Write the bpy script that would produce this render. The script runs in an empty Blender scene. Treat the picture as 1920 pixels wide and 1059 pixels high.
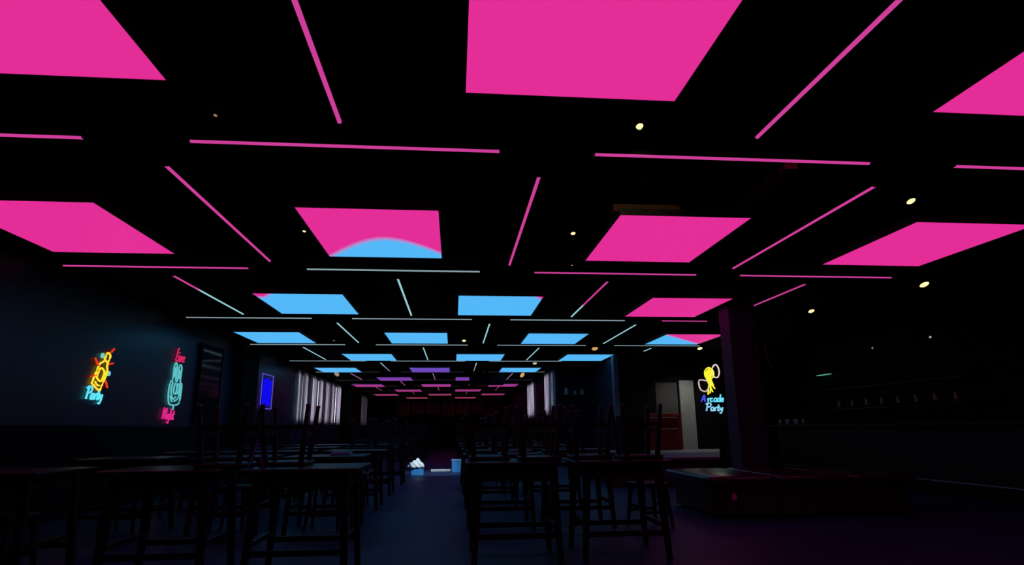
import bpy, bmesh, math, random
from mathutils import Vector, Matrix
random.seed(7)
S = bpy.context.scene
C = S.collection

# ------------------------------------------------------------------ camera
cam_d = bpy.data.cameras.new('camera'); cam = bpy.data.objects.new('camera', cam_d); C.objects.link(cam)
RT = Vector((0.99568391, -0.09237017, -0.00901676)); UP = Vector((-0.01296253, -0.23460933, 0.97200331)); FW = Vector((0.09189953, 0.96769118, 0.23479409))
m = Matrix((RT, UP, -FW)).transposed().to_4x4(); m.translation = Vector((0, 0, 1.0))
cam.matrix_world = m
cam_d.sensor_width = 36; cam_d.lens = 1141.4985 * 36 / 1920; cam_d.clip_start = 0.05; cam_d.clip_end = 200
S.camera = cam
# ------------------------------------------------------------------ world, exposure
w = bpy.data.worlds.new('night'); S.world = w; w.use_nodes = True
w.node_tree.nodes['Background'].inputs[0].default_value = (0, 0, 0, 1); w.node_tree.nodes['Background'].inputs[1].default_value = 0
vs = S.view_settings; vs.view_transform = 'Standard'; vs.look = 'None'; vs.exposure = 0; vs.gamma = 1; vs.use_curve_mapping = False

# ------------------------------------------------------------------ materials
def lin(r, g, b):
    f = lambda c: (c / 255 / 12.92) if c / 255 <= .04045 else ((c / 255 + .055) / 1.055) ** 2.4
    return (f(r), f(g), f(b), 1)
def mat(name, col, rough=.6, metal=0, noise=0, scale=8, bump=0, coat=0, spec=.5):
    M = bpy.data.materials.new(name); M.use_nodes = True; nt = M.node_tree; b = nt.nodes['Principled BSDF']
    b.inputs['Base Color'].default_value = (*col[:3], 1); b.inputs['Roughness'].default_value = rough; b.inputs['Metallic'].default_value = metal
    b.inputs['Coat Weight'].default_value = coat; b.inputs['Specular IOR Level'].default_value = spec
    if noise or bump:
        tc = nt.nodes.new('ShaderNodeTexCoord'); n = nt.nodes.new('ShaderNodeTexNoise'); n.inputs['Scale'].default_value = scale; n.inputs['Detail'].default_value = 4
        nt.links.new(tc.outputs['Object'], n.inputs['Vector'])
        if noise:
            r = nt.nodes.new('ShaderNodeValToRGB')
            r.color_ramp.elements[0].position = .3; r.color_ramp.elements[1].position = .7
            r.color_ramp.elements[0].color = (*[c * (1 - noise) for c in col[:3]], 1); r.color_ramp.elements[1].color = (*[c * (1 + noise) for c in col[:3]], 1)
            nt.links.new(n.outputs['Fac'], r.inputs['Fac']); nt.links.new(r.outputs['Color'], b.inputs['Base Color'])
        if bump:
            bp = nt.nodes.new('ShaderNodeBump'); bp.inputs['Strength'].default_value = bump; bp.inputs['Distance'].default_value = .01
            nt.links.new(n.outputs['Fac'], bp.inputs['Height']); nt.links.new(bp.outputs['Normal'], b.inputs['Normal'])
    return M
def glow(name, col, s=1):
    M = bpy.data.materials.new(name); M.use_nodes = True; b = M.node_tree.nodes['Principled BSDF']
    b.inputs['Base Color'].default_value = (.02, .02, .02, 1)
    b.inputs['Emission Color'].default_value = (*col[:3], 1); b.inputs['Emission Strength'].default_value = s
    return M
def led(name, pink, cyan, far, border=None, dim=1.0):
    """LED colour of the running light show: the colour a lamp gives depends on where in the room it hangs"""
    M = bpy.data.materials.new(name); M.use_nodes = True; nt = M.node_tree; N = nt.nodes; L = nt.links
    b = N['Principled BSDF']; b.inputs['Base Color'].default_value = (.02, .02, .02, 1); b.inputs['Roughness'].default_value = .5
    geo = N.new('ShaderNodeNewGeometry'); sp = N.new('ShaderNodeSeparateXYZ'); L.new(geo.outputs['Position'], sp.inputs[0])
    def ma(op, a, bb):
        n = N.new('ShaderNodeMath'); n.operation = op
        for i, v in enumerate((a, bb)):
            if v is None: continue
            if isinstance(v, (int, float)): n.inputs[i].default_value = v
            else: L.new(v, n.inputs[i])
        return n.outputs[0]
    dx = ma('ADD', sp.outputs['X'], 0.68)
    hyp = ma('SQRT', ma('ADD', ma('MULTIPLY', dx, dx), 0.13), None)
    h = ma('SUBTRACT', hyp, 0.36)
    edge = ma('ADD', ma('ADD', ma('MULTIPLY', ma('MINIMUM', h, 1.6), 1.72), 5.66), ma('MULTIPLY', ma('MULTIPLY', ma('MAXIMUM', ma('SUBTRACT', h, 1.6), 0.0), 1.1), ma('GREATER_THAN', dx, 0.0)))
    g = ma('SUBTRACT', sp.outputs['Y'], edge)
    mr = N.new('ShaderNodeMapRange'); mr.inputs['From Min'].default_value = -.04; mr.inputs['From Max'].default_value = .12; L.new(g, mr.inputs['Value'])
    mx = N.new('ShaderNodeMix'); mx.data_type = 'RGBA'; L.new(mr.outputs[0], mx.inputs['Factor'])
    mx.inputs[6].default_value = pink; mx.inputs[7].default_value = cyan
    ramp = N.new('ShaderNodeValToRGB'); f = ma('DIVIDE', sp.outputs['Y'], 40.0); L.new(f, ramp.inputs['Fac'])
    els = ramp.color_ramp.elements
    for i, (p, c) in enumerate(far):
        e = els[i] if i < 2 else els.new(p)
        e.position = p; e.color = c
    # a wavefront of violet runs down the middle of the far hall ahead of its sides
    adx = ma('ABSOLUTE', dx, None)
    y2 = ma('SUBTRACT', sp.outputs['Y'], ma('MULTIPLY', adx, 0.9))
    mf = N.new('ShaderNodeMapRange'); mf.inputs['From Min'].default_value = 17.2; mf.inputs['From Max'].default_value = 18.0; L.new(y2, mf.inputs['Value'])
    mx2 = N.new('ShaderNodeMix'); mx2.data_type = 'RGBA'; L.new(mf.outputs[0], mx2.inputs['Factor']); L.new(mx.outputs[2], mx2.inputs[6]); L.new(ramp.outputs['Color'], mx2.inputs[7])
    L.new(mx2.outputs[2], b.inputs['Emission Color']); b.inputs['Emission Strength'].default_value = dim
    return M
PINK = lin(228, 45, 151); CYAN = lin(84, 184, 248)
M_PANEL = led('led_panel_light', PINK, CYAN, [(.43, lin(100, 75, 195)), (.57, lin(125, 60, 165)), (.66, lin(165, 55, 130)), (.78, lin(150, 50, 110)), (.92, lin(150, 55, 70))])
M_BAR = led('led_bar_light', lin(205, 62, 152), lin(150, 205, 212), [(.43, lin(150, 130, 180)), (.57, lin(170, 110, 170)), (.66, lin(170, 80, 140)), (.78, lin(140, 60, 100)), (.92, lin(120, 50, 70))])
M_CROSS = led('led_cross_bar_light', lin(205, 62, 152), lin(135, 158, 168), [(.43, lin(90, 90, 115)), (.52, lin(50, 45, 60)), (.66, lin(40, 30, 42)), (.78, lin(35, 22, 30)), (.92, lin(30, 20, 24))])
M_CEIL = mat('black_ceiling_paint', (.006, .006, .007), .9, spec=.05, noise=.2, scale=3)
M_FLOOR = mat('dark_polished_floor', (.015, .032, .092), .5, noise=.25, scale=1.2, bump=.05, spec=.22)
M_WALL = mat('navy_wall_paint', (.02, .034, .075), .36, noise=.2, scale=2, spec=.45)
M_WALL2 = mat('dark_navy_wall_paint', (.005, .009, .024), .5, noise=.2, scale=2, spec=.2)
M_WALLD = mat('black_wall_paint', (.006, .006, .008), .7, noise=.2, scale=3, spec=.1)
M_BLK = mat('black_lacquer', (.006, .006, .006), .6, spec=.15)
M_METAL = mat('black_metal', (.012, .012, .013), .45, .6)
M_ALU = mat('dull_aluminium', (.18, .18, .19), .4, .9)
M_WOOD = mat('black_stained_wood', (.010, .008, .007), .5, noise=.4, scale=14, bump=.15, spec=.3)
M_WOODT = mat('black_stained_tabletop', (.009, .008, .011), .38, noise=.4, scale=10, bump=.1, spec=.2)
M_CAP = mat('pale_glint_cap', (.2, .2, .22), .5)
M_LEATH = mat('dark_leather', (.03, .016, .02), .24, noise=.2, scale=30, bump=.06, spec=.5)
M_BASE = mat('dark_red_panelling', (.03, .006, .006), .5, noise=.3, scale=6)
M_RED = mat('red_painted_metal', (.16, .006, .006), .4)
M_STAGE = mat('grey_stage_carpet', (.22, .22, .23), .55, noise=.15, scale=40)
M_CURT = None
M_PAPER = mat('white_paper', (.62, .63, .65), .7)
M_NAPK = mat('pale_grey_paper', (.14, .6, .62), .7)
M_CLOTH = mat('white_cotton', (.75, .75, .76), .9, bump=.4, scale=30)
M_BLUE = mat('blue_plastic', (.05, .25, .6), .4)
M_MARB = mat('pale_stone', (.6, .6, .62), .5, noise=.15, scale=9)
M_DOOR = mat('grey_door_paint', (.085, .085, .08), .5, noise=.1, scale=4)
M_PALE = mat('pale_green_grey_paint', (.34, .37, .34), .5, noise=.1, scale=4)
M_GLASS = mat('tinted_mirror_glass', (.03, .04, .05), .08, .6)
M_BOTTLE = mat('dark_bottle_glass', (.02, .04, .025), .08, coat=1)
M_CLEAR = mat('clear_glass', (.35, .38, .4), .1, coat=1)
M_PILLAR = mat('pillar_paint', (.022, .02, .06), .6, noise=.15, scale=5)
M_BROWN = mat('brown_glow_board', (.2, .09, .04), .6, noise=.3, scale=12)

def curtain_material(name, col, trans):
    M = bpy.data.materials.new(name); M.use_nodes = True; nt = M.node_tree; N = nt.nodes; L = nt.links
    N.remove(N['Principled BSDF']); out = [n for n in N if n.type == 'OUTPUT_MATERIAL'][0]
    tc = N.new('ShaderNodeTexCoord'); wv = N.new('ShaderNodeTexNoise'); wv.inputs['Scale'].default_value = 3
    mp = N.new('ShaderNodeMapping'); mp.inputs['Scale'].default_value = (6, 6, .25); L.new(tc.outputs['Object'], mp.inputs[0]); L.new(mp.outputs[0], wv.inputs['Vector'])
    r = N.new('ShaderNodeValToRGB'); r.color_ramp.elements[0].position = .3; r.color_ramp.elements[1].position = .72
    r.color_ramp.elements[0].color = (*[c * .5 for c in col], 1); r.color_ramp.elements[1].color = (*col, 1); L.new(wv.outputs['Fac'], r.inputs[0])
    d = N.new('ShaderNodeBsdfDiffuse'); t = N.new('ShaderNodeBsdfTranslucent'); L.new(r.outputs[0], d.inputs[0]); L.new(r.outputs[0], t.inputs[0])
    mx = N.new('ShaderNodeMixShader'); mx.inputs[0].default_value = trans; L.new(d.outputs[0], mx.inputs[1]); L.new(t.outputs[0], mx.inputs[2]); L.new(mx.outputs[0], out.inputs[0])
    return M
M_CURT = curtain_material('white_sheer_curtain', (.8, .78, .84), .7)
M_CURTF = curtain_material('red_brown_curtain', (.30, .14, .15), .15)

# ------------------------------------------------------------------ mesh helpers
def B(): return bmesh.new()
def bx(bm, x0, x1, y0, y1, z0, z1):
    v = [bm.verts.new((x, y, z)) for z in (z0, z1) for x, y in ((x0, y0), (x1, y0), (x1, y1), (x0, y1))]
    for f in ((3, 2, 1, 0), (4, 5, 6, 7), (0, 1, 5, 4), (1, 2, 6, 5), (2, 3, 7, 6), (3, 0, 4, 7)): bm.faces.new([v[i] for i in f])
def frust(bm, a, b, ra, rb):
    """square bar from a to b with half sizes ra, rb"""
    a, b = Vector(a), Vector(b); vs_ = []
    for p, r in ((a, ra), (b, rb)):
        for sx, sy in ((-1, -1), (1, -1), (1, 1), (-1, 1)): vs_.append(bm.verts.new((p.x + sx * r, p.y + sy * r, p.z)))
    for f in ((3, 2, 1, 0), (4, 5, 6, 7), (0, 1, 5, 4), (1, 2, 6, 5), (2, 3, 7, 6), (3, 0, 4, 7)): bm.faces.new([vs_[i] for i in f])
def prism(bm, pts, z0, z1):
    lo = [bm.verts.new((x, y, z0)) for x, y in pts]; hi = [bm.verts.new((x, y, z1)) for x, y in pts]; n = len(pts)
    bm.faces.new(lo[::-1]); bm.faces.new(hi)
    for i in range(n): bm.faces.new((lo[i], lo[(i + 1) % n], hi[(i + 1) % n], hi[i]))
def tube(bm, pts, r, seg=6, closed=False):
    pts = [Vector(p) for p in pts]; n = len(pts); rings = []
    for i, p in enumerate(pts):
        a = pts[i - 1] if (i or closed) else p; b = pts[(i + 1) % n] if (i < n - 1 or closed) else p
        d = (b - a).normalized() if (b - a).length > 1e-9 else Vector((0, 0, 1))
        h = Vector((0, 0, 1)) if abs(d.z) < .9 else Vector((1, 0, 0))
        s = d.cross(h).normalized(); t = s.cross(d)
        rings.append([bm.verts.new(p + r * (math.cos(2 * math.pi * k / seg) * s + math.sin(2 * math.pi * k / seg) * t)) for k in range(seg)])
    for i in range(n if closed else n - 1):
        A, Bq = rings[i], rings[(i + 1) % n]
        for k in range(seg): bm.faces.new((A[k], A[(k + 1) % seg], Bq[(k + 1) % seg], Bq[k]))
    if not closed: bm.faces.new(rings[0][::-1]); bm.faces.new(rings[-1])
def lathe(bm, prof, seg=16, o=(0, 0, 0)):
    o = Vector(o); rings = []
    for r, z in prof: rings.append([bm.verts.new(o + Vector((r * math.cos(2 * math.pi * k / seg), r * math.sin(2 * math.pi * k / seg), z))) for k in range(seg)])
    for A, Bq in zip(rings, rings[1:]):
        for k in range(seg): bm.faces.new((A[k], A[(k + 1) % seg], Bq[(k + 1) % seg], Bq[k]))
    bm.faces.new(rings[0][::-1]); bm.faces.new(rings[-1])
def obj(name, bm, ma, parent=None, bevel=0, smooth=False):
    bmesh.ops.recalc_face_normals(bm, faces=bm.faces[:])
    me = bpy.data.meshes.new(name); bm.to_mesh(me); bm.free(); me.materials.append(ma)
    if smooth:
        for p in me.polygons: p.use_smooth = True
    o = bpy.data.objects.new(name, me); C.objects.link(o)
    if parent: o.parent = parent
    if bevel:
        md = o.modifiers.new('bevel', 'BEVEL'); md.width = bevel; md.segments = 2; md.limit_method = 'ANGLE'
    return o
def tag(o, label, cat, group=None):
    o['label'] = label; o['category'] = cat
    if group: o['group'] = group
    return o
def thing(name, label, cat, loc=(0, 0, 0), rot=(0, 0, 0), group=None):
    o = bpy.data.objects.new(name, None); C.objects.link(o); o.location = loc; o.rotation_euler = rot; o.empty_display_size = .1
    return tag(o, label, cat, group)
def struct(name, bm, ma, label=None, bevel=0):
    o = obj(name, bm, ma, bevel=bevel); o['kind'] = 'structure'
    if label: o['label'] = label
    return o
def dup(root, loc, rot, label, group):
    r = root.copy(); C.objects.link(r); r.location = loc; r.rotation_euler = rot; r['label'] = label; r['group'] = group
    for ch in list(root.children):
        c = ch.copy(); C.objects.link(c); c.parent = r
        for g in list(ch.children):
            d = g.copy(); C.objects.link(d); d.parent = c
    return r

# ------------------------------------------------------------------ room shell
XL, XR, YB, YF, ZC = -4.75, 8.6, -3.0, 37.3, 2.93
YA, YN, XN = 15.0, 18.6, 3.1          # alcove wall, neck wall, neck right wall
b = B(); bx(b, XL - .2, XR + .2, YB - .2, YF + .2, -.1, 0); struct('floor', b, M_FLOOR, 'dark polished concrete floor of the hall')
b = B(); bx(b, XL - .2, XR + .2, YB - .2, YF + .2, ZC, ZC + .1); struct('ceiling', b, M_CEIL, 'matt black ceiling carrying the light panels')
b = B()
# left wall, with openings for the tall narrow windows
LW = [(18.85, 19.5), (19.62, 20.48), (20.74, 21.68), (21.87, 22.76), (22.94, 23.9), (24.1, 24.98), (25.15, 26.3), (29.8, 30.5), (31.5, 34.2)]
WZ0, WZ1 = 1.3, 2.76
def wall_x(b, xa, xb, y0, y1, wins, z0, z1):
    bx(b, xa, xb, y0, y1, 0, z0); bx(b, xa, xb, y0, y1, z1, ZC)
    p = y0
    for a, c in sorted(wins):
        bx(b, xa, xb, p, a, z0, z1); p = c
    bx(b, xa, xb, p, y1, z0, z1)
inset = .06
LWI = [(a + .26, c - inset) for a, c in LW]
wall_x(b, XL - .2, XL, YB, YF, LWI, WZ0, WZ1)
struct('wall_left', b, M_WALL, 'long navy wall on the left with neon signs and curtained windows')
b = B(); bx(b, XL - .2, XR + .2, YB - .2, YB, 0, ZC); struct('wall_back', b, M_WALLD)
b = B(); bx(b, XL - .2, XN + .2, YF, YF + .2, 0, ZC); struct('wall_front', b, M_WALLD, 'far end wall hung with dim red curtains')
b = B(); bx(b, XR, XR + .2, YB, YA, 0, ZC); struct('wall_right', b, M_WALLD, 'black right wall behind the bar')
b = B(); DX0, DX1, DZ = 5.0, 6.0, 2.16
bx(b, 4.06, DX0, YA, YA + .2, 0, ZC); bx(b, DX1, XR + .2, YA, YA + .2, 0, ZC); bx(b, DX0, DX1, YA, YA + .2, DZ, ZC); bx(b, DX0, DX1, YA, YA + .2, 0, .5)
struct('wall_alcove', b, M_WALLD, 'black wall behind the low stage with a grey doorway')
b = B(); bx(b, 4.06, 4.26, YA + .2, YN, 0, ZC); struct('wall_return', b, M_WALL2)
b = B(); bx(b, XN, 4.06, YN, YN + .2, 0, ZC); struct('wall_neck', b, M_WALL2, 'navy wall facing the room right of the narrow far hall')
RW = [(19.44, 20.75), (18.68, 19.28), (23.25, 25.7)]
RWI = [(a + .32, c - inset) for a, c in RW]
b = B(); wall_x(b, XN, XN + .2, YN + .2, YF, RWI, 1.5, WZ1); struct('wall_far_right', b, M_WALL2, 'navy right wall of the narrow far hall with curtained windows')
# edge strip of the alcove wall, blue light on it put into its colour
b = B(); bx(b, 3.95, 4.06, YA - .03, YA + .2, 0, ZC - .12); struct('trim_1', b, mat('blue_lit_trim_paint', (.1, .13, .2), .5), 'pale vertical edge strip at the corner of the alcove wall')
# black dado along the left wall
b = B(); bx(b, XL, XL + .04, YB, 18.6, 0, 1.1); struct('baseboard_left', b, M_WALLD, 'black panelled dado along the foot of the left wall', .005)
# pilaster on the left wall, and one further back
b = B(); bx(b, XL + .04, XL + .22, 13.7, 14.7, 0, ZC - .03); struct('trim_2', b, M_WALLD, 'black pilaster between the neon signs on the left wall')
b = B(); bx(b, XL, XL + .45, 26.75, 29.4, 0, ZC - .03); struct('trim_3', b, M_WALLD, 'black wall pier between the two groups of curtained windows')
# stone threshold across the aisle
b = B(); bx(b, -.56, .22, 16.0, 16.16, 0, .05); struct('trim_4', b, M_MARB, 'pale stone threshold strip across the aisle floor', .006)

# windows: frame with a lit pane
M_PANE = glow('window_night_glow', (.80, .76, .88), 2.3); M_PANE2 = glow('dim_window_glow', (.7, .72, .85), .22)
wn = 0
def window(x, sgn, a, c, z0, z1, pane):
    global wn; wn += 1
    f = B(); t = .03
    xa, xb = (x - .08, x - .008) if sgn > 0 else (x + .008, x + .08)
    for y0, y1, q0, q1 in ((a, c, z0, z0 + t), (a, c, z1 - t, z1), (a, a + t, z0 + t, z1 - t), (c - t, c, z0 + t, z1 - t)): bx(f, xa, xb, y0, y1, q0, q1)
    fo = struct('window_%d' % wn, f, M_BLK)
    p = B(); xm = x - sgn * .03; bx(p, xm - .008, xm + .008, a + t, c - t, z0 + t, z1 - t); obj('pane', p, pane, fo)
for i, (a, c) in enumerate(LWI): window(XL, 1, a, c, WZ0, WZ1, M_PANE if i < 7 else M_PANE2)
for a, c in RWI: window(XN, -1, a, c, 1.5, WZ1, M_PANE)

def curtain(label, group, p0, p1, n, z0, z1, ma, waves, wall_side, amp=.024):
    """pleated drape between plan points p0, p1; n = direction of the pleats"""
    t = thing('curtain', label, 'curtain', (p0[0], p0[1], z0), group=group)
    d = Vector((p1[0] - p0[0], p1[1] - p0[1], 0)); L = d.length; bm = B(); N = waves * 8; nv = Vector((n[0], n[1], 0)); rows = []
    ph = random.random() * 6
    for k, z in enumerate((0, .25 * (z1 - z0), .6 * (z1 - z0), .9 * (z1 - z0), z1 - z0)):
        row = []
        for i in range(N + 1):
            s = i / N
            a = amp * (math.sin(s * waves * 2 * math.pi + ph) + .35 * math.sin(s * waves * 3.3 * math.pi + 2 * ph + k * .3)) * (.75 if k == 4 else 1)
            sq = 1 - .06 * math.sin(k / 4 * math.pi)
            row.append(bm.verts.new(d * (.5 + (s - .5) * sq) + nv * a + Vector((0, 0, z))))
        rows.append(row)
    for A, Q in zip(rows, rows[1:]):
        for i in range(N): bm.faces.new((A[i], A[i + 1], Q[i + 1], Q[i]))
    o = obj('drape', bm, ma, t, smooth=True)
    md = o.modifiers.new('thickness', 'SOLIDIFY'); md.thickness = .003
    for e in (.0, 1.0):
        k_ = B(); pp = d * e + Vector((0, 0, z1 - z0 + .012)); tube(k_, [tuple(pp), tuple(pp + nv * wall_side * .05)], .008, 6); obj('rail_bracket', k_, M_METAL, t)
    r = B(); tube(r, [(-.02 * d.x / L, -.02 * d.y / L, z1 - z0 + .012), tuple(d * 1.0 + d.normalized() * .02 + Vector((0, 0, z1 - z0 + .012)))], .012, 8); obj('curtain_rail', r, M_METAL, t)
    return t
ordw = ['first', 'second', 'third', 'fourth', 'fifth', 'sixth', 'seventh', 'eighth', 'ninth', 'tenth', 'eleventh', 'twelfth']
for i, (a, c) in enumerate(LW):
    z0 = 1.14 if i < 3 else 1.25
    if i < 7: lb = 'pale backlit curtain on the left wall, %s from the near end of the bright row' % ordw[i]
    elif i == 7: lb = 'narrow dim grey curtain on the left wall beyond the black pier'
    else: lb = 'wide dim grey curtain on the left wall, furthest from the camera'
    curtain(lb, 'curtains on the left wall', (XL + .05, a), (XL + .05, c), (1, 0), z0, 2.83, M_CURT, max(2, int((c - a) * 5)), -1)
for (a, c), lb in zip(RW, ('wide pale backlit curtain on the right wall of the far hall, just beyond the nearest', 'nearest pale backlit curtain on the right wall of the far hall', 'furthest pale backlit curtain on the right wall, past a stretch of bare wall')):
    curtain(lb, 'curtains on the far right wall', (XN - .05, a), (XN - .05, c), (1, 0), 1.45, 2.83, M_CURT, max(2, int((c - a) * 5)), 1)
fx = [-3.4, -2.5, -1.65, -.75, .15, 1.05, 1.95, 2.85]
for i in range(7):
    curtain('dim reddish curtain on the far end wall, %s from the left' % ordw[i], 'curtains on the end wall', (fx[i], YF - .05), (fx[i + 1] - .12, YF - .05), (0, 1), 1.9 if i % 3 else 1.75, 2.75, M_CURTF, 5, 1)

# ------------------------------------------------------------------ ceiling lights
X0, PX, Y0, PY, PW, PD = .6306, 2.7481, 2.2773, 3.34, 1.203, 1.494
ZP, ZB = 2.80, 2.8917
rows = {0: (-1, 0, 1), 1: (-2, -1, 0, 1), 2: (-1, 0, 1), 3: (-2, -1, 0, 1), 4: (-1, 0, 1), 5: (-2, -1, 0), 6: (-1, 0), 7: (-2, -1, 0), 8: (-1, 0), 9: (-2, -1, 0), 10: (-1, 0)}
hb = B(); bx(hb, -PW / 2 + .02, PW / 2 - .02, -PD / 2 + .02, PD / 2 - .02, .012, .055)
db = B(); bx(db, -PW / 2 + .012, PW / 2 - .012, -PD / 2 + .012, PD / 2 - .012, 0, .012)
fb = B(); q = .012
for x0, x1, y0, y1 in ((-PW / 2, PW / 2, -PD / 2, -PD / 2 + q), (-PW / 2, PW / 2, PD / 2 - q, PD / 2), (-PW / 2, -PW / 2 + q, -PD / 2 + q, PD / 2 - q), (PW / 2 - q, PW / 2, -PD / 2 + q, PD / 2 - q)): bx(fb, x0, x1, y0, y1, -.002, .058)
panel0 = thing('ceiling_light_panel', 'x', 'light panel')
obj('housing', hb, M_BLK, panel0); obj('diffuser', db, M_PANEL, panel0); obj('frame', fb, M_ALU, panel0)
for sx in (-1, 1):
    for sy in (-1, 1):
        b = B(); tube(b, [(sx * .45, sy * .55, .055), (sx * .45, sy * .55, ZC - ZP)], .004, 6); obj('hanger_rod', b, M_METAL, panel0)
def place_of(i, n):
    if n == 1: return 'the only one there'
    if n == 2: return ('left one', 'right one')[i]
    if n == 3: return ('leftmost', 'middle one', 'rightmost')[i]
    return ('leftmost', 'second from left', 'second from right', 'rightmost')[i]
pcol = {0: 'hot pink', 1: 'hot pink', 2: 'sky blue', 3: 'sky blue', 4: 'sky blue', 5: 'sky blue', 6: 'violet', 7: 'magenta', 8: 'magenta', 9: 'dull magenta', 10: 'dull red'}
spec = {(1, -1): 'hot pink glowing panel with a blue wave along its far edge', (2, -1): 'sky blue glowing panel with a pink near left corner', (2, 0): 'sky blue glowing panel with a pink near right corner',
        (2, 1): 'hot pink glowing panel partly behind the dark pillar', (3, 1): 'glowing panel split between pink and sky blue left of the pillar', (5, -1): 'violet glowing panel between two blue ones'}
for n, ks in rows.items():
    for i, k in enumerate(ks):
        loc = (X0 + (k + .5 * (n % 2)) * PX, Y0 + n * PY, ZP)
        head = spec.get((n, k), '%s glowing ceiling panel' % pcol[n])
        lb = head if (n, k) in spec else '%s, %s row from the camera, %s' % (head, ordw[n] if n < 10 else 'last', place_of(i, len(ks)))
        if n == 0 and k == -1: o = panel0; o.location = loc; o['label'] = lb; o['group'] = 'ceiling light panels'
        else: dup(panel0, loc, (0, 0, 0), lb, 'ceiling light panels')

def bar_proto(name, L, ma):
    t = thing(name, 'x', 'light bar')
    b = B(); bx(b, -L / 2, L / 2, -.02, .02, .006, .042); obj('housing', b, M_BLK, t)
    b = B(); pts = [(-.014, .006), (-.011, -.003), (-.005, -.008), (.005, -.008), (.011, -.003), (.014, .006)]
    A = [b.verts.new((-L / 2 + .006, y, z)) for y, z in pts]; Q = [b.verts.new((L / 2 - .006, y, z)) for y, z in pts]
    for i in range(5): b.faces.new((A[i], A[i + 1], Q[i + 1], Q[i]))
    b.faces.new(A); b.faces.new(Q[::-1]); b.faces.new((A[0], Q[0], Q[5], A[5]))
    obj('diffuser', b, ma, t)
    for s in (-1, 1):
        b = B(); bx(b, s * L / 2 - .006, s * L / 2 + .006, -.021, .021, -.006, .043); obj('end_cap', b, M_METAL, t)
    return t
CL, LL = 2.082, 2.606
cross0 = bar_proto('ceiling_light_bar', CL, M_CROSS); long0 = bar_proto('ceiling_light_bar', LL, M_BAR)
short0 = bar_proto('ceiling_light_bar', .62, M_BAR); cut0 = bar_proto('ceiling_light_bar', .86, M_CROSS)
def wave(x):
    h = math.hypot(x + .68, .36) - .36
    return 5.66 + 1.72 * min(h, 1.6) + (1.1 * max(h - 1.6, 0) if x > -.68 else 0)
ccol = lambda y, x: 'magenta' if y < wave(x) else ('pale blue-white' if y < 18 else 'dim greyish')
first = True
for n in range(10):
    ks = (-2, -1, 0, 1) if n < 4 else (-2, -1, 0)
    for i, k in enumerate(ks):
        x, y = X0 + (k + .5) * PX, Y0 + (n + .5) * PY - .03
        if x + CL / 2 > XN and y > YN: x = XN - CL / 2 - .03
        if x - CL / 2 < XL + .03: x = XL + .03 + CL / 2
        if n == 1 and k == 1: x -= .1
        if n == 2 and k == 1:
            cut0.location = (4.15, y, ZB); tag(cut0, 'short pinkish crosswise light bar ending at the pillar, beyond the third panel row', 'light bar', 'crosswise light bars'); continue
        lb = '%s crosswise light bar between the %s and %s panel rows, %s' % (ccol(y, x), ordw[n], ordw[n + 1], place_of(i, len(ks)))
        loc = (x, y, ZB)
        if first: cross0.location = loc; cross0['label'] = lb; cross0['group'] = 'crosswise light bars'; first = False
        else: dup(cross0, loc, (0, 0, 0), lb, 'crosswise light bars')
first = True
lrows = {0: (-1, 0), 1: (-1, 0, 1), 2: (-2, -1, 0, 1), 3: (-1, 0, 1), 4: (-2, -1, 0), 5: (-1, 0), 6: (-2, -1, 0), 7: (-1, 0), 8: (-2, -1, 0), 9: (-1, 0)}
for n, ks in lrows.items():
    for i, k in enumerate(ks):
        x, y = X0 + (k + (.5 if n % 2 == 0 else 0)) * PX, Y0 + n * PY + .006
        c0 = ccol(y, x)
        if (n, k) in ((2, -2), (2, 0)): c0 = 'pink to pale blue'
        lb = '%s lengthwise light bar in the %s panel row, %s' % (c0, ordw[n], place_of(i, len(ks)))
        loc = (x, y, ZB)
        if first: long0.location = loc; long0.rotation_euler = (0, 0, math.pi / 2); long0['label'] = lb; long0['group'] = 'lengthwise light bars'; first = False
        else: dup(long0, loc, (0, 0, math.pi / 2), lb, 'lengthwise light bars')
short0.location = (4.75, 14.66, ZB); short0.rotation_euler = (0, 0, math.pi / 2); tag(short0, 'short pale blue light bar meeting the alcove wall', 'light bar', 'lengthwise light bars')

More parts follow.
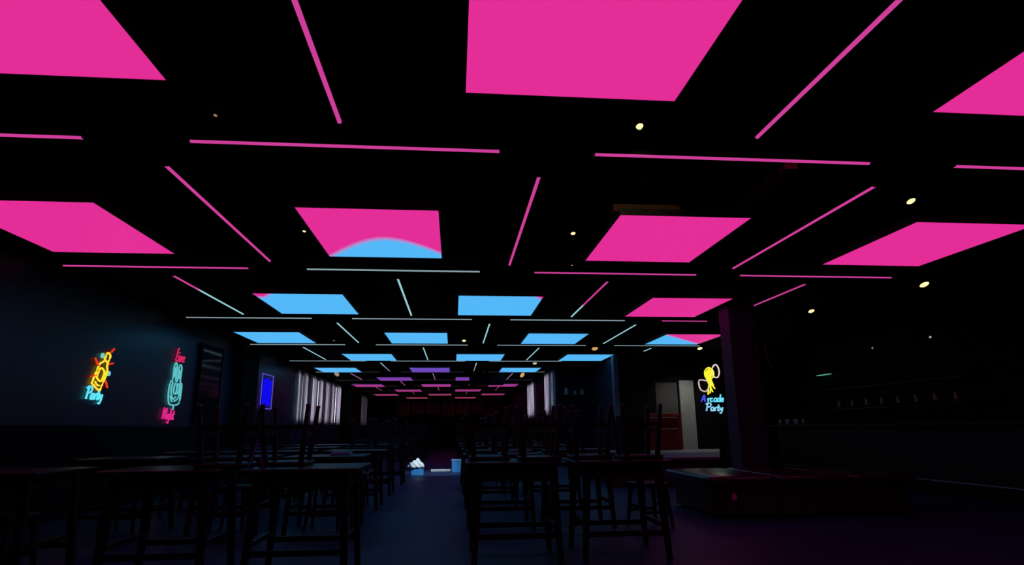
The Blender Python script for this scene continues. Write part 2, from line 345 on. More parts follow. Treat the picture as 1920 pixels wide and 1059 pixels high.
# ------------------------------------------------------------------ spot lamps
M_WARM = glow('warm_lamp_lens', (1.0, .72, .32), 1.6); M_WARMD = glow('dim_warm_lamp_lens', (1.0, .62, .25), .35)
def spot(x, y, label, r=.03, aim=(0, -.55, -1), ma=M_WARM, light=None):
    t = thing('spot_lamp', label, 'spotlight', (x, y, ZC), group='small ceiling spotlights')
    b = B(); lathe(b, [(.035, -.012), (.04, 0)], 12); obj('mount', b, M_METAL, t)
    b = B(); tube(b, [(0, 0, -.005), (0, 0, -.05)], .007, 8); obj('stem', b, M_METAL, t)
    a = Vector(aim).normalized(); c = Vector((0, 0, -.055)); b = B()
    rot = a.to_track_quat('Z', 'Y').to_matrix().to_4x4()
    lathe(b, [(r * .55, -.04), (r * 1.0, -.02), (r * 1.15, .035), (r * 1.05, .035), (r * 1.0, .02)], 14); bmesh.ops.transform(b, matrix=Matrix.Translation(c) @ rot, verts=b.verts)
    obj('lamp_head', b, M_METAL, t, smooth=True)
    b = B(); lathe(b, [(r * .98, .021), (r * .98, .027), (r * .5, .034)], 14); bmesh.ops.transform(b, matrix=Matrix.Translation(c) @ rot, verts=b.verts)
    obj('lens', b, ma, t, smooth=True)
    if light:
        ld = bpy.data.lights.new('spot_beam', 'SPOT'); ld.energy = light[0]; ld.color = light[1]; ld.spot_size = light[2]; ld.spot_blend = .8; ld.shadow_soft_size = .03
        lo = bpy.data.objects.new('spot_beam', ld); C.objects.link(lo); lo.parent = t
        d = (Vector(light[3]) - Vector((x, y, ZC - .055))).normalized()
        lo.matrix_local = Matrix.Translation(c + a * .06) @ d.to_track_quat('-Z', 'Y').to_matrix().to_4x4()
    return t
spot(1.14, 3.42, 'warm spot lamp right of the middle, just beyond the first row of panels', .024, light=(9, (1.0, .75, .4), .5, (1.6, 4.88, 2.88)))  # beam added to light the brown board, not along the lamp head
spot(-1.45, 3.48, 'faint warm spot lamp left of the middle, just beyond the first row of panels', .012, ma=M_WARMD)
spot(1.13, 5.58, 'warm spot lamp between the second row panels, right of the aisle', .024)
spot(-1.44, 5.68, 'faint warm spot lamp beside the pink panel with the blue wave', .016)
spot(3.83, 4.53, 'bright warm spot lamp above the rightmost second row panel', .036)
spot(6.29, 7.45, 'brightest warm spot lamp, far right beyond the crosswise bars', .06)
spot(5.83, 9.36, 'warm spot lamp right of the pillar top', .05)
spot(3.31, 14.2, 'orange spot lamp in front of the rightmost fifth row panel', .075, ma=glow('orange_lamp_lens', (.8, .45, .14), .8))
spot(.19, 12.95, 'small reddish spot lamp above the aisle lighting the threshold', .04, light=(520, (.75, .92, 1.0), .52, (-.5, 15.3, .15)))
spot(5.85, 14.1, 'warm spot lamp above the stage in front of the grey doorway', .06, light=(40, (1.0, .96, .88), 1.7, (5.5, 14.6, .9)))
spot(2.3, 17.5, 'pale yellow spot lamp beside the last blue panels', .06, ma=glow('yellow_lamp_lens', (.75, .72, .4), .8))
spot(2.35, 21.4, 'orange wall washing lamp over the far right curtains', .10, aim=(.5, -.6, -.5), ma=glow('amber_lamp_lens', (.75, .45, .16), .8))
spot(-3.9, 20.9, 'amber wall washing lamp over the left curtains', .10, aim=(-.4, -.6, -.5), ma=glow('amber_lamp_lens_pale', (.6, .45, .3), .6))
spot(-2.53, 13.0, 'tiny grey lamp left between the blue panels', .02, ma=M_WARMD)
spot(1.34, 6.75, 'tiny dark lamp right of the blue wave panel', .012, ma=M_WARMD)

# brown board added to stand for a warm ceiling glow, and a duct
t = thing('glow_board', 'brown board added for a warm ceiling glow above the near edge of a pink panel', 'board', (1.66, 4.93, 2.84))
b = B(); bx(b, -.3, .3, -.03, .03, 0, .07); obj('board', b, M_BROWN, t, .004)
for s in (-1, 1):
    b = B(); tube(b, [(s * .25, 0, .07), (s * .25, 0, ZC - 2.84)], .006, 6); obj('hanger_rod', b, M_METAL, t)
t = thing('ceiling_duct', 'dark reddish duct running under the ceiling between pink panels', 'duct', (2.47, 3.98, 2.86))
b = B(); bx(b, -.05, .05, 0, .86, 0, .05); obj('duct_body', b, mat('red_lit_metal', (.3, .05, .03), .6, noise=.2, scale=6), t, .006)  # reddish light on the duct is put into its base colour
for y in (.1, .7):
    b = B(); bx(b, -.06, .06, y, y + .03, -.004, ZC - 2.86); obj('duct_bracket', b, M_METAL, t)
t = thing('projector_housing', 'black box hung under the ceiling of the far hall', 'projector', (1.02, 19.6, 2.4))
b = B(); bx(b, -.55, .55, -.3, .3, 0, .36); obj('housing', b, M_BLK, t, .02)
b = B(); lathe(b, [(.07, 0), (.07, .05), (.05, .05), (.05, .02)], 16); bmesh.ops.transform(b, matrix=Matrix.Translation((.2, -.3, .16)) @ Matrix.Rotation(math.pi / 2, 4, 'X'), verts=b.verts); obj('lens', b, M_GLASS, t)
b = B(); bx(b, -.05, .05, -.05, .05, .36, ZC - 2.4); obj('ceiling_mount', b, M_METAL, t)

# ------------------------------------------------------------------ neon signs
FONT = {
 'P': [[(.1, 0), (.18, .55), (.25, 1)], [(.0, .85), (.25, 1), (.6, .95), (.68, .72), (.5, .52), (.2, .5)]],
 'a': [[(.42, .42), (.2, .46), (.04, .25), (.1, .04), (.28, .04), (.42, .25), (.44, .45), (.42, .1), (.52, .02)]],
 'r': [[(.05, .45), (.12, 0)], [(.1, .25), (.22, .42), (.36, .44)]],
 't': [[(.22, .8), (.14, .12), (.22, .02), (.34, .08)], [(.0, .48), (.36, .5)]],
 'y': [[(.04, .45), (.08, .2), (.22, .14), (.38, .42)], [(.4, .46), (.34, 0), (.2, -.3), (.04, -.22)]],
 'L': [[(.35, .95), (.3, 1.0), (.2, .9), (.16, .4), (.05, .05), (.3, .0), (.5, .1)]],
 'i': [[(.06, .45), (.08, .08), (.18, .02)], [(.05, .66), (.09, .7)]],
 'v': [[(.02, .45), (.14, .02), (.3, .46)]],
 'e': [[(.06, .24), (.34, .3), (.28, .45), (.1, .42), (.04, .2), (.14, .02), (.36, .1)]],
 'N': [[(.02, 0), (.1, 1), (.5, .05), (.6, 1)]],
 'g': [[(.38, .4), (.16, .45), (.04, .25), (.14, .06), (.36, .2), (.4, .45), (.36, -.15), (.2, -.32), (.04, -.2)]],
 'h': [[(.12, .95), (.04, 0)], [(.08, .25), (.22, .44), (.34, .36), (.32, .05), (.42, .02)]],
 'A': [[(.0, 0), (.3, .8), (.45, 1), (.55, .5), (.6, 0)], [(.12, .36), (.6, .38)]],
 'c': [[(.34, .38), (.18, .45), (.04, .24), (.14, .03), (.34, .08)]],
 'd': [[(.36, .36), (.16, .44), (.04, .22), (.14, .03), (.34, .16), (.42, .95), (.36, .1), (.46, .02)]],
}
ADV = {'P': .66, 'L': .5, 'N': .7, 'A': .7, 'i': .22, 'r': .36, 't': .36}
def text_strokes(s, x, y, h, slant=.12):
    out = []
    for ch in s:
        for st in FONT[ch]: out.append([(x + h * (px + slant * py), y + h * py) for px, py in st])
        x += h * ADV.get(ch, .48)
    return out
def smooth_path(p, closed=False, n=4):
    if len(p) < 3: return p
    out = []; N = len(p); rng = range(N if closed else N - 1)
    for i in rng:
        g = lambda j: Vector(p[j % N]) if closed else Vector(p[max(0, min(N - 1, j))])
        a, b_, c, d = g(i - 1), g(i), g(i + 1), g(i + 2)
        for k in range(n):
            t_ = k / n; out.append(tuple(.5 * ((2 * b_) + (c - a) * t_ + (2 * a - 5 * b_ + 4 * c - d) * t_ ** 2 + (3 * b_ - a - 3 * c + d) * t_ ** 3)))
    if not closed: out.append(tuple(p[-1]))
    return out
NM = {}
def neon(col, s):
    key = (col, s)
    if key not in NM: NM[key] = glow('neon_tube_%d' % len(NM), lin(*col), s)
    return NM[key]
def sign(name, label, origin, rz, parts, standoffs, r=.011, scale=1):
    """parts: (child name, colour, strength, strokes [(points, closed)])  in sign plane (u to the right, v up)"""
    t = thing(name, label, 'neon sign', origin, (0, 0, rz))
    for nm, col, s, strokes in parts:
        b = B()
        for st, cl in strokes:
            pts = smooth_path([(u, v, 0) for u, v in st], cl) if len(st) > 2 else [(u, v, 0) for u, v in st]
            tube(b, [(u, -.022, v) for u, v, _ in pts], r, 6, cl)
        obj(nm, b, neon(col, s), t, smooth=True)
    for sx, sz in standoffs:
        b = B(); tube(b, [(sx, 0, sz), (sx, -.024, sz)], .006, 6); obj('standoff', b, M_CLEAR, t)
    t.scale = (scale, 1, scale)
    return t
def rotp(pts, a, cx, cy): return [(cx + x * math.cos(a) - y * math.sin(a), cy + x * math.sin(a) + y * math.cos(a)) for x, y in pts]
LWX = XL + .014
# left wall faces +X: local u -> +Y (away), so rz = 90 deg and local -Y points to +X
rzL = math.pi / 2
a = -.42
bot = [(-.13, -.33), (.13, -.33), (.15, -.28), (.15, .04), (.07, .16), (.06, .34), (-.06, .34), (-.07, .16), (-.15, .04), (-.15, -.28)]
lab = [(-.07, -.18), (.07, -.18), (.09, -.1), (.07, .02), (-.07, .02), (-.09, -.1)]
cx, cy = .04, .0
bottle = [(rotp(bot, a, cx, cy), True), (rotp(lab, a, cx, cy), True), (rotp([(-.08, -.26), (0, -.28), (.08, -.26)], a, cx, cy), False), (rotp([(-.055, .2), (.055, .2)], a, cx, cy), False)]
red = [([(-.24, .2), (-.1, .08)], False), ([(-.28, -.13), (-.13, -.09)], False), ([(.2, -.17), (.28, -.29)], False), ([(.2, .13), (.36, .17)], False), ([(.24, .36), (.33, .44)], False)]
dots = [([(-.02 + .035 * math.cos(k), .27 + .035 * math.sin(k)) for k in (0, 1.25, 2.5, 3.75, 5)], True), ([(.26 + .035 * math.cos(k), -.03 + .035 * math.sin(k)) for k in (0, 1.25, 2.5, 3.75, 5)], True)]
sign('neon_sign', 'yellow bottle neon sign with red sparks above turquoise lettering, on left wall', (XL, 8.70, 1.82), rzL,
     [('bottle_tube', (255, 205, 40), 1.25, bottle), ('spark_tube', (235, 50, 35), 1.0, red), ('bubble_tube', (120, 215, 200), .9, dots),
      ('lettering_tube', (90, 220, 235), 1.1, [(s, False) for s in text_strokes('Party', -.36, -.52, .22)])], ((-.1, -.2), (.15, .2), (-.3, -.44), (.25, -.46)), .015, .74)
handp = [(-.24, -.34), (-.3, -.12), (-.26, .08), (-.17, .16), (-.17, .42), (-.11, .5), (-.04, .44), (-.03, .14), (.05, .14), (.06, .4), (.12, .48), (.19, .4), (.19, .12), (.27, .08), (.29, -.1), (.25, -.32), (.1, -.38), (-.1, -.38)]
inner = [([(-.16, .1), (-.18, -.12), (-.06, -.26), (.06, -.2)], False), ([(-.04, .08), (-.08, -.08), (0, -.16), (.06, -.06), (.05, .08)], False), ([(.08, .08), (.07, -.08), (.13, -.14), (.18, -.04), (.16, .08)], False), ([(.2, .06), (.22, -.1), (.16, -.24), (.0, -.3)], False), ([(-.11, .4), (-.1, .2)], False), ([(.12, .36), (.12, .18)], False), ([(-.2, -.2), (-.1, -.32)], False)]
sign('neon_sign', 'turquoise hand neon sign between pink words, on the left wall', (XL, 10.98, 1.76), rzL,
     [('hand_tube', (100, 205, 210), .85, [(handp, True)] + inner + [([(0, -.4), (.0, -.48)], False)]),
      ('upper_lettering_tube', (225, 35, 95), .9, [(s, False) for s in text_strokes('Live', -.16, .54, .27)]),
      ('lower_lettering_tube', (230, 40, 140), .9, [(s, False) for s in text_strokes('Night', -.44, -.68, .23)])], ((-.24, 0), (.26, 0), (-.1, .62), (-.3, -.62), (.2, -.62)), .014, .8)
fr = [(-.42, -.4), (.42, -.4), (.42, .4), (-.42, .4)]
blue_in = [([(-.28, y), (-.1, y + .08), (.1, y - .05), (.28, y + .03)], False) for y in (-.3, -.2, -.1, 0, .1, .2)] + [([(.1 * math.cos(k), .28 + .05 * math.sin(k)) for k in (0, 1, 2, 3, 4, 5)], True), ([(-.3, -.33), (-.3, .3)], False), ([(.3, -.33), (.3, .3)], False), ([(-.15, -.33), (-.15, .3)], False), ([(.15, -.33), (.15, .3)], False)]
t = sign('neon_sign', 'deep blue rectangular neon sign near the far end of the left wall', (XL, 16.15, 1.99), rzL,
     [('filling_tube', (14, 8, 245), 1.0, blue_in)], ((-.28, .2), (.28, .2), (-.28, -.2), (.28, -.2)), .017)
b = B()
for i in range(4):
    p, q_ = fr[i], fr[(i + 1) % 4]; tube(b, [(p[0] * 1.1, -.022, p[1] * 1.05), (q_[0] * 1.1, -.022, q_[1] * 1.05)], .012, 6)
obj('border_tube', b, neon((110, 90, 235), .7), t)
def mug(s, cx, cy, rot):
    body = [(-.1, -.14), (.1, -.14), (.12, .14), (-.12, .14)]
    return [rotp([(x * s, y * s) for x, y in body], rot, cx, cy), rotp([(x * s, y * s) for x, y in [(.12, .1), (.2, .08), (.21, -.06), (.11, -.1)]], rot, cx, cy)]
splash = [([(-.05, .32), (-.1, .12), (-.02, -.12)], False), ([(0, .36), (-.04, .1), (.02, -.2), (.08, -.36)], False), ([(.04, .38), (0, .12), (.06, -.1), (.16, -.26)], False), ([(.1, .34), (.04, .1), (.12, -.16)], False),
          ([(-.12, .3), (0, .4), (.12, .34), (.16, .2), (.1, .08), (-.02, .04), (-.12, .12)], True), ([(-.08, .22), (.02, .3), (.1, .24), (.06, .12), (-.04, .12)], True), ([(.0, -.05), (-.06, -.3), (-.08, -.44)], False), ([(.05, -.02), (.02, -.25), (-.02, -.4)], False),
          ([(-.1, .26), (.0, .18), (.12, .28)], False), ([(-.1, .16), (.02, .22), (.14, .16)], False)]
m1 = [(-.34, -.0), (-.32, -.26), (-.17, -.34), (-.06, -.26), (.0, -.14), (-.02, -.05), (-.14, .0)]
m2 = [(.16, .44), (.1, .3), (.16, .12), (.28, .1), (.34, .24), (.32, .42), (.24, .5)]
sign('neon_sign', 'yellow splash and white mugs neon sign above blue lettering, left of the pillar', (6.40, YA, 2.16), 0,
     [('splash_tube', (238, 228, 50), 1.2, splash), ('left_mug_tube', (225, 200, 205), .85, [(m1, True)]), ('right_mug_tube', (240, 215, 205), 1.0, [(m2, True)]),
      ('upper_lettering_tube', (100, 215, 240), 1.15, [(s, False) for s in text_strokes('rcade', -.12, -.66, .24)]), ('initial_letter_tube', (70, 75, 235), 1.0, [(s, False) for s in text_strokes('A', -.32, -.66, .2)]),
      ('lower_lettering_tube', (135, 205, 235), 1.1, [(s, False) for s in text_strokes('Party', -.2, -.94, .24)])], ((-.3, -.1), (.3, .3), (-.1, -.6), (.2, -.84)), .021, .8)

# reflector panel added for the cyan streaks on the left wall
t = thing('wall_reflector', 'added tall tinted reflector on the left wall beyond the hand neon sign', 'mirror', (XL + .045, 12.35, 1.15))
b = B(); bx(b, 0, .012, -.5, .5, .03, 1.45); obj('glass', b, M_GLASS, t)
b = B()
for y0, y1, z0, z1 in ((-.53, .53, 0, .03), (-.53, .53, 1.45, 1.48), (-.53, -.5, .03, 1.45), (.5, .53, .03, 1.45)): bx(b, -.045, .025, y0, y1, z0, z1)
obj('frame', b, M_BLK, t)

# ------------------------------------------------------------------ tables and upturned stools
def make_table():
    t = thing('table', 'x', 'table')
    b = B(); bx(b, -.4, .4, -.36, .36, .715, .75); obj('tabletop', b, M_WOODT, t, .008)
    b = B()
    for x0, x1, y0, y1 in ((-.31, .31, -.29, -.27), (-.31, .31, .27, .29), (-.31, -.29, -.27, .27), (.29, .31, -.27, .27)): bx(b, x0, x1, y0, y1, .62, .715)
    obj('apron', b, M_WOOD, t)
    for sx in (-1, 1):
        for sy in (-1, 1):
            b = B(); frust(b, (sx * .335, sy * .305, 0), (sx * .29, sy * .265, .715), .02, .03); obj('leg', b, M_WOOD, t, .004)
    for s in (-1, 1):
        b = B(); bx(b, -.315, .315, s * .293 - .012, s * .293 + .012, .18, .22); obj('stretcher', b, M_WOOD, t)
    for s in (-1, 1):
        b = B(); bx(b, s * .303 - .012, s * .303 + .012, -.285, .285, .24, .275); obj('stretcher', b, M_WOOD, t)
    return t
def make_stool():
    t = thing('stool', 'x', 'stool')
    b = B(); bx(b, -.17, .17, -.17, .17, .415, .45); obj('seat', b, M_WOODT, t, .012)
    for sx in (-1, 1):
        for sy in (-1, 1):
            b = B(); frust(b, (sx * .165, sy * .175, .012), (sx * .13, sy * .13, .415), .013, .018); lg = obj('leg', b, M_WOOD, t, .003)
            b = B(); frust(b, (sx * .1655, sy * .1755, 0), (sx * .165, sy * .175, .014), .015, .015); obj('glint_cap', b, M_CAP, lg)  # pale caps added to give glints at the leg tips
    for s in (-1, 1):
        b = B(); bx(b, -.15, .15, s * .155 - .009, s * .155 + .009, .15, .18); obj('rung', b, M_WOOD, t)
        b = B(); bx(b, s * .148 - .009, s * .148 + .009, -.155, .155, .2, .23); obj('rung', b, M_WOOD, t)
    return t
table0 = make_table(); stool0 = make_stool(); used_t = used_s = False
def put_table(x, y, rz, lb):
    global used_t
    if not used_t: table0.location = (x, y, 0); table0.rotation_euler = (0, 0, rz); table0['label'] = lb; table0['group'] = 'dark tables in rows'; used_t = True
    else: dup(table0, (x, y, 0), (0, 0, rz), lb, 'dark tables in rows')
def put_stool(x, y, z, flip, rz, lb):
    global used_s
    rot = (math.pi, 0, rz) if flip else (0, 0, rz); loc = (x, y, z + .45 if flip else z)
    if not used_s: stool0.location = loc; stool0.rotation_euler = rot; stool0['label'] = lb; stool0['group'] = 'wooden stools'; used_s = True
    else: dup(stool0, loc, rot, lb, 'wooden stools')
ry = [5.3, 7.0, 8.8, 10.6, 12.5, 17.6, 20.2, 22.8, 25.4, 28.2, 31.2]
cols = [(-1.32, 'first left'), (-2.3, 'second left'), (-3.35, 'third left'), (.50, 'first right'), (1.36, 'second right')]
for i, y in enumerate(ry):
    rn = ordw[i] + ' row' if i < 10 else 'last row'
    for ci, (x, pl) in enumerate(cols):
        if ci == 2 and i > 4: continue
        jx, jy = (random.uniform(-.02, .02), random.uniform(-.08, .08)) if i else (0, 0)
        if i == 0 and ci < 3: jy = -.45; x += (.26, .3, .2)[ci]
        X, Y = x + jx, y + jy
        put_table(X, Y, 0, 'dark table in the %s, %s of the aisle' % (rn, pl))
        if (ci in (1, 2) and i in (1, 2, 3, 4)) or (ci == 2 and i == 0) or (ci == 0 and i in (1, 2)) or (ci == 3 and i == 4):
            put_stool(X, Y, 0, False, 0, 'upright stool tucked under the %s table, %s of the aisle' % (rn, pl)); continue
        for s, nm in ((-1, 'left'), (1, 'right')):
            if (i, ci, s) in ((0, 0, 1), (0, 1, -1), (1, 3, 1)): continue
            put_stool(X + s * .2 - (.0 if (i, ci) != (0, 1) else -.14), Y + (random.uniform(-.1, .1) if (i, ci) != (0, 0) else .12), .75, True, 0, 'upturned stool, %s half of the %s table %s of the aisle' % (nm, rn, pl))
# stools standing on the floor
put_stool(2.05, 6.6, 0, False, .2, 'upright dark stool on the floor right of the second row of tables')
put_stool(.48, 14.4, 0, False, .5, 'upright dark stool on the floor right of the aisle before the stone threshold')

# things lying on tables and floor
t = thing('menu_card', 'small folded pale card standing on the left end of the nearest left table', 'card', (-1.38, 4.60, .75), (0, 0, .3))
for s in (-1, 1):
    b = B(); v = [b.verts.new(p) for p in ((s * .055, -.06, 0), (s * .055, .06, 0), (0, .06, .2), (0, -.06, .2))]; b.faces.new(v)
    o = obj('card_leaf', b, mat('cyan_reflection_card', (.2, .6, .8), .35), t); md = o.modifiers.new('thickness', 'SOLIDIFY'); md.thickness = .008  # reflection of the cyan panels is painted into the card colour
def napkins(x, y, z, label, w_=.2):
    t = thing('napkin_stack', label, 'napkins', (x, y, z), (0, 0, random.uniform(-.2, .2)), 'napkin stacks')
    for k in range(3):
        b = B(); bx(b, -w_ / 2 + k * .006, w_ / 2 - k * .004, -.08, .08 - k * .005, k * .012, k * .012 + .011); obj('napkin', b, M_NAPK, t, .003)
napkins(.74, 7.0, .75, 'stack of pale napkins on the second row table right of the aisle', .26)
napkins(-1.2, 6.95, .75, 'stack of pale napkins on the second row table left of the aisle', .22)
t = thing('plastic_crate', 'small blue crate on the aisle floor under a white bundle', 'crate', (-.83, 14.95, 0))
b = B(); bx(b, -.14, .14, -.1, .1, 0, .02)
for x0, x1, y0, y1 in ((-.14, .14, -.1, -.085), (-.14, .14, .085, .1), (-.14, -.125, -.085, .085), (.125, .14, -.085, .085)): bx(b, x0, x1, y0, y1, .02, .15)
obj('crate_body', b, M_BLUE, t)
b = B(); bx(b, -.15, .15, -.11, .11, .15, .17); obj('lid', b, M_BLUE, t, .004)
b = B(); bmesh.ops.create_icosphere(b, subdivisions=4, radius=1)
for v in b.verts:
    p = v.co.copy(); k = 1 + .16 * math.sin(5 * p.x + 1) * math.cos(4 * p.y) + .08 * math.sin(11 * p.x + 7 * p.z)
    v.co = Vector((p.x * .19 * k, p.y * .14 * k, max(-.0, p.z * .17 * k * (1 if p.z > 0 else .2))))
o = obj('cloth_bundle', b, M_CLOTH, None, smooth=True); o.location = (-.85, 14.95, .172); tag(o, 'crumpled white cloth bundle on the small blue crate', 'cloth')
t = thing('storage_box', 'taller blue box on the floor at the right end of the stone threshold', 'box', (.08, 15.75, 0))
b = B(); bx(b, -.12, .12, -.1, .1, 0, .26); obj('box_body', b, M_BLUE, t, .008)
b = B(); bx(b, -.13, .13, -.11, .11, .26, .3); obj('lid', b, mat('pale_blue_plastic', (.1, .35, .7), .4), t, .006)

# ------------------------------------------------------------------ pillar and padded bench
b = B(); bx(b, 4.08, 4.50, 8.66, 9.0, 0, ZC - .002); struct('pillar_1', b, M_PILLAR, 'square dark pillar behind the padded bench', .006)
def rounded(x0, x1, y0, y1, r, n=6):
    out = []
    for cx_, cy_, a0 in ((x1 - r, y1 - r, 0), (x0 + r, y1 - r, 90), (x0 + r, y0 + r, 180), (x1 - r, y0 + r, 270)):
        for k in range(n + 1):
            a_ = math.radians(a0 + 90 * k / n); out.append((cx_ + r * math.cos(a_), cy_ + r * math.sin(a_)))
    return out
t = thing('padded_bench', 'wide low bench with glossy dark padded top in front of the pillar', 'bench', (4.14, 7.72, 0))
b = B(); prism(b, rounded(-1.2, 1.2, -.72, .72, .2), .04, .36); obj('bench_base', b, M_BASE, t, .01)
b = B(); prism(b, rounded(-1.14, 1.14, -.66, .66, .18), 0, .04); obj('plinth', b, M_BLK, t)
for x0, x1 in ((-1.28, -.44), (-.43, .43), (.44, 1.28)):
    b = B(); prism(b, rounded(x0, x1, -.78, .78, .12), .36, .46); obj('seat_cushion', b, M_LEATH, t, .03, smooth=True)
b = B(); bx(b, -1.0, -.95, -.728, -.718, .2, .28); obj('socket_plate', b, M_PAPER, t)

# ------------------------------------------------------------------ stage with its things
t = thing('stage', 'low stage with grey top and dark red front before the doorway', 'stage', (0, 0, 0))
sp_ = [(2.76, 11.05), (4.66, 10.72), (6.5, YA - .04), (4.1, YA - .04), (2.76, 14.2)]
b = B(); prism(b, [(x + (.03 if x < 4 else -.04), y + (.05 if y < 12 else -.02)) for x, y in sp_], 0, .46); obj('stage_front', b, M_BASE, t)
b = B(); prism(b, sp_, .46, .5); obj('stage_top', b, M_STAGE, t, .008)
t = thing('loudspeaker', 'black loudspeaker standing at the left side of the stage', 'speaker', (3.4, 11.9, .5))
b = B(); bx(b, -.22, .22, -.2, .2, 0, .75); obj('cabinet', b, M_BLK, t, .012)
for z, r in ((.22, .15), (.54, .1)):
    b = B(); lathe(b, [(r, 0), (r, .012), (r * .85, .012), (r * .3, -.02 + .022), (.001, .004)], 20); bmesh.ops.transform(b, matrix=Matrix.Translation((0, -.2, z)) @ Matrix.Rotation(math.pi / 2, 4, 'X'), verts=b.verts); obj('speaker_cone', b, M_METAL, t)
for z in (.36, .42):
    b = B(); lathe(b, [(.015, 0), (.015, .02)], 10); bmesh.ops.transform(b, matrix=Matrix.Translation((-.1, -.2, z)) @ Matrix.Rotation(math.pi / 2, 4, 'X'), verts=b.verts); obj('knob', b, M_ALU, t)
t = thing('red_cabinet', 'red metal cabinet on the stage in front of the grey door', 'cabinet', (4.9, 14.55, .5))
b = B(); bx(b, -.42, .42, -.25, .3, 0, .84); obj('cabinet_body', b, M_RED, t, .015)
for z0, z1 in ((.06, .54), (.58, .8)):
    b = B(); bx(b, -.39, .39, -.268, -.25, z0, z1); d = obj('drawer_front', b, M_RED, t, .006)
    b = B(); tube(b, [(-.34, -.285, z1 - .06), (.34, -.285, z1 - .06)], .011, 8); bx(b, -.33, -.31, -.285, -.266, z1 - .07, z1 - .05); bx(b, .31, .33, -.285, -.266, z1 - .07, z1 - .05); obj('handle', b, M_ALU, d)
# doorway: grey leaf and pale jamb board
b = B(); bx(b, DX0, 5.58, YA + .06, YA + .11, .5, DZ); d1 = struct('door_1', b, M_DOOR, 'dim grey door leaf at the back of the stage', .004)
b = B(); lathe(b, [(.02, 0), (.02, .05), (.012, .06)], 10); bmesh.ops.transform(b, matrix=Matrix.Translation((5.08, YA + .06, 1.5)) @ Matrix.Rotation(math.pi / 2, 4, 'X'), verts=b.verts); obj('door_knob', b, M_ALU, d1)
b = B(); bx(b, 5.6, 5.97, YA - .03, YA + .05, .5, DZ); struct('door_2', b, M_PALE, 'pale grey-green door leaf beside the dim one', .004)
# conduit drooping from the ceiling right of the pillar
b = B(); tube(b, [tuple(p) for p in smooth_path([(5.6, 11.6, ZC), (5.75, 11.6, 2.84), (6.0, 11.6, 2.87), (6.12, 11.6, 2.75), (6.18, 11.6, 2.5), (6.25, 11.6, 2.1)])], .012, 8)
tag(obj('hanging_cable', b, mat('grey_cable', (.25, .25, .22), .5), smooth=True), 'grey cable drooping from the ceiling right of the pillar', 'cable')

# ------------------------------------------------------------------ bar along the right wall
t = thing('bar_counter', 'long black bar counter along the right wall', 'counter', (0, 0, 0))
b = B(); bx(b, 7.3, 7.9, 4.5, 13.6, .1, 1.0); obj('counter_body', b, M_WOOD, t)
b = B(); bx(b, 7.35, 7.9, 4.5, 13.6, 0, .1); obj('plinth', b, M_BLK, t)
b = B(); bx(b, 7.15, 7.95, 4.45, 13.65, 1.0, 1.045); obj('worktop', b, M_WOODT, t, .008)
b = B(); tube(b, [(7.2, 4.6, .2), (7.2, 13.5, .2)], .018, 10); obj('foot_rail', b, M_ALU, t)
for k in range(5):
    b = B(); tube(b, [(7.2, 4.9 + 2.05 * k, .2), (7.32, 4.9 + 2.05 * k, .2)], .01, 8); obj('rail_bracket', b, M_METAL, t)
for z, lb in ((1.35, 'lower black wall shelf behind the bar, carrying dark bottles'), (1.78, 'upper bare black wall shelf behind the bar')):
    t = thing('bar_shelf', lb, 'shelf', (8.6, 11.5, z), group='shelves behind the bar')
    b = B(); bx(b, -.28, -.002, -2.2, 2.2, 0, .03); obj('shelf_board', b, M_WOODT, t)
    for y in (-2.0, 0, 2.0):
        b = B(); prism(b, [(-.26, -.002), (-.002, -.002), (-.002, -.1)], y - .012, y + .012); bmesh.ops.transform(b, matrix=Matrix(((1, 0, 0, 0), (0, 0, 1, 0), (0, 1, 0, 0), (0, 0, 0, 1))), verts=b.verts); obj('bracket', b, M_METAL, t)
bp = thing('bottle', 'x', 'bottle')
b = B(); lathe(b, [(.034, 0), (.036, .01), (.036, .17), (.03, .2), (.013, .23), (.012, .29)], 12); obj('bottle_body', b, M_BOTTLE, bp, smooth=True)
b = B(); lathe(b, [(.014, .285), (.014, .31)], 10); obj('cap', b, M_ALU, bp)
b = B(); lathe(b, [(.0365, .05), (.0365, .13)], 12); obj('label_band', b, M_PAPER, bp)
for k in range(8):
    lb = 'dark glass bottle on the lower bar shelf, %s from its near end' % ordw[k]; loc = (8.44, 9.7 + .46 * k, 1.38)
    if k == 0: bp.location = loc; bp['label'] = lb; bp['group'] = 'bottles on the bar shelf'
    else: dup(bp, loc, (0, 0, random.random() * 6), lb, 'bottles on the bar shelf')
gp = thing('drinking_glass', 'x', 'glass')
b = B(); lathe(b, [(.028, 0), (.036, .12), (.033, .12), (.026, .01)], 14); obj('glass_body', b, M_CLEAR, gp, smooth=True)
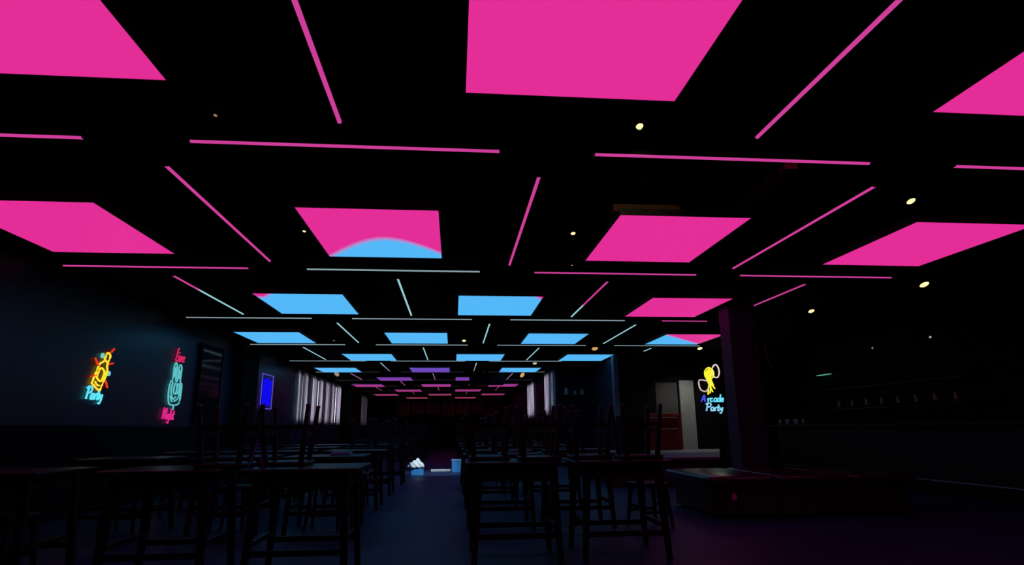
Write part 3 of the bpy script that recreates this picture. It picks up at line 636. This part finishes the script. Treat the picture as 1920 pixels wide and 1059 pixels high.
for k in range(6):
    lb = 'clear tumbler on the bar counter, %s from its far end' % ordw[k]; loc = (7.3 + .05 * (k % 2), 13.4 - .17 * k, 1.045)
    if k == 0: gp.location = loc; gp['label'] = lb; gp['group'] = 'tumblers on the bar'
    else: dup(gp, loc, (0, 0, 0), lb, 'tumblers on the bar')
t = thing('exit_lamp', 'green glowing lamp high on the right wall above the bar', 'lamp', (8.6, 13.55, 2.18))
b = B(); bx(b, -.07, -.002, -.28, .28, 0, .1); obj('housing', b, M_BLK, t, .008)
b = B(); bx(b, -.065, -.01, -.25, .25, -.012, 0); obj('light_strip', b, glow('green_lamp_glow', lin(110, 200, 175), .8), t)
for y, z, lb in ((10.2, 2.56, 'tiny white indicator lamp on the right wall, nearer of two'), (11.77, 2.57, 'tiny white indicator lamp on the right wall, further of two')):
    t = thing('indicator_lamp', lb, 'lamp', (8.6, y, z), group='indicator lamps')
    b = B(); bx(b, -.03, -.002, -.03, .03, -.03, .03); obj('housing', b, M_BLK, t)
    b = B(); lathe(b, [(.022, 0), (.018, .012), (.008, .018)], 12); bmesh.ops.transform(b, matrix=Matrix.Translation((-.03, 0, 0)) @ Matrix.Rotation(-math.pi / 2, 4, 'Y'), verts=b.verts); obj('lens', b, glow('indicator_glow_%d' % int(y), (.6, .6, .6), .7 if y < 11 else .3), t)
# shelf with jars on the neck wall
t = thing('wall_shelf', 'narrow dark shelf holding jars on the navy wall left of the alcove', 'shelf', (3.55, YN - .002, 1.98))
b = B(); bx(b, -.4, .4, -.16, 0, 0, .025); obj('shelf_board', b, M_WOODT, t)
for s in (-.3, .3):
    b = B(); bx(b, s - .012, s + .012, -.14, 0, -.12, 0); obj('bracket', b, M_METAL, t)
for x, h, lb, ma in ((-.16, .2, 'left bluish jar on the narrow wall shelf', M_PAPER), (.1, .13, 'small middle jar on the narrow wall shelf', M_PAPER), (.32, .16, 'right pale jar on the narrow wall shelf', M_CLOTH)):
    t = thing('jar', lb, 'jar', (3.55 + x, YN - .09, 2.005), group='jars on the wall shelf')
    b = B(); lathe(b, [(.05, 0), (.06, .02), (.06, h * .75), (.04, h * .9), (.04, h)], 14); obj('jar_body', b, ma, t, smooth=True)
    b = B(); lathe(b, [(.045, h), (.045, h + .02)], 14); obj('lid', b, M_ALU, t)
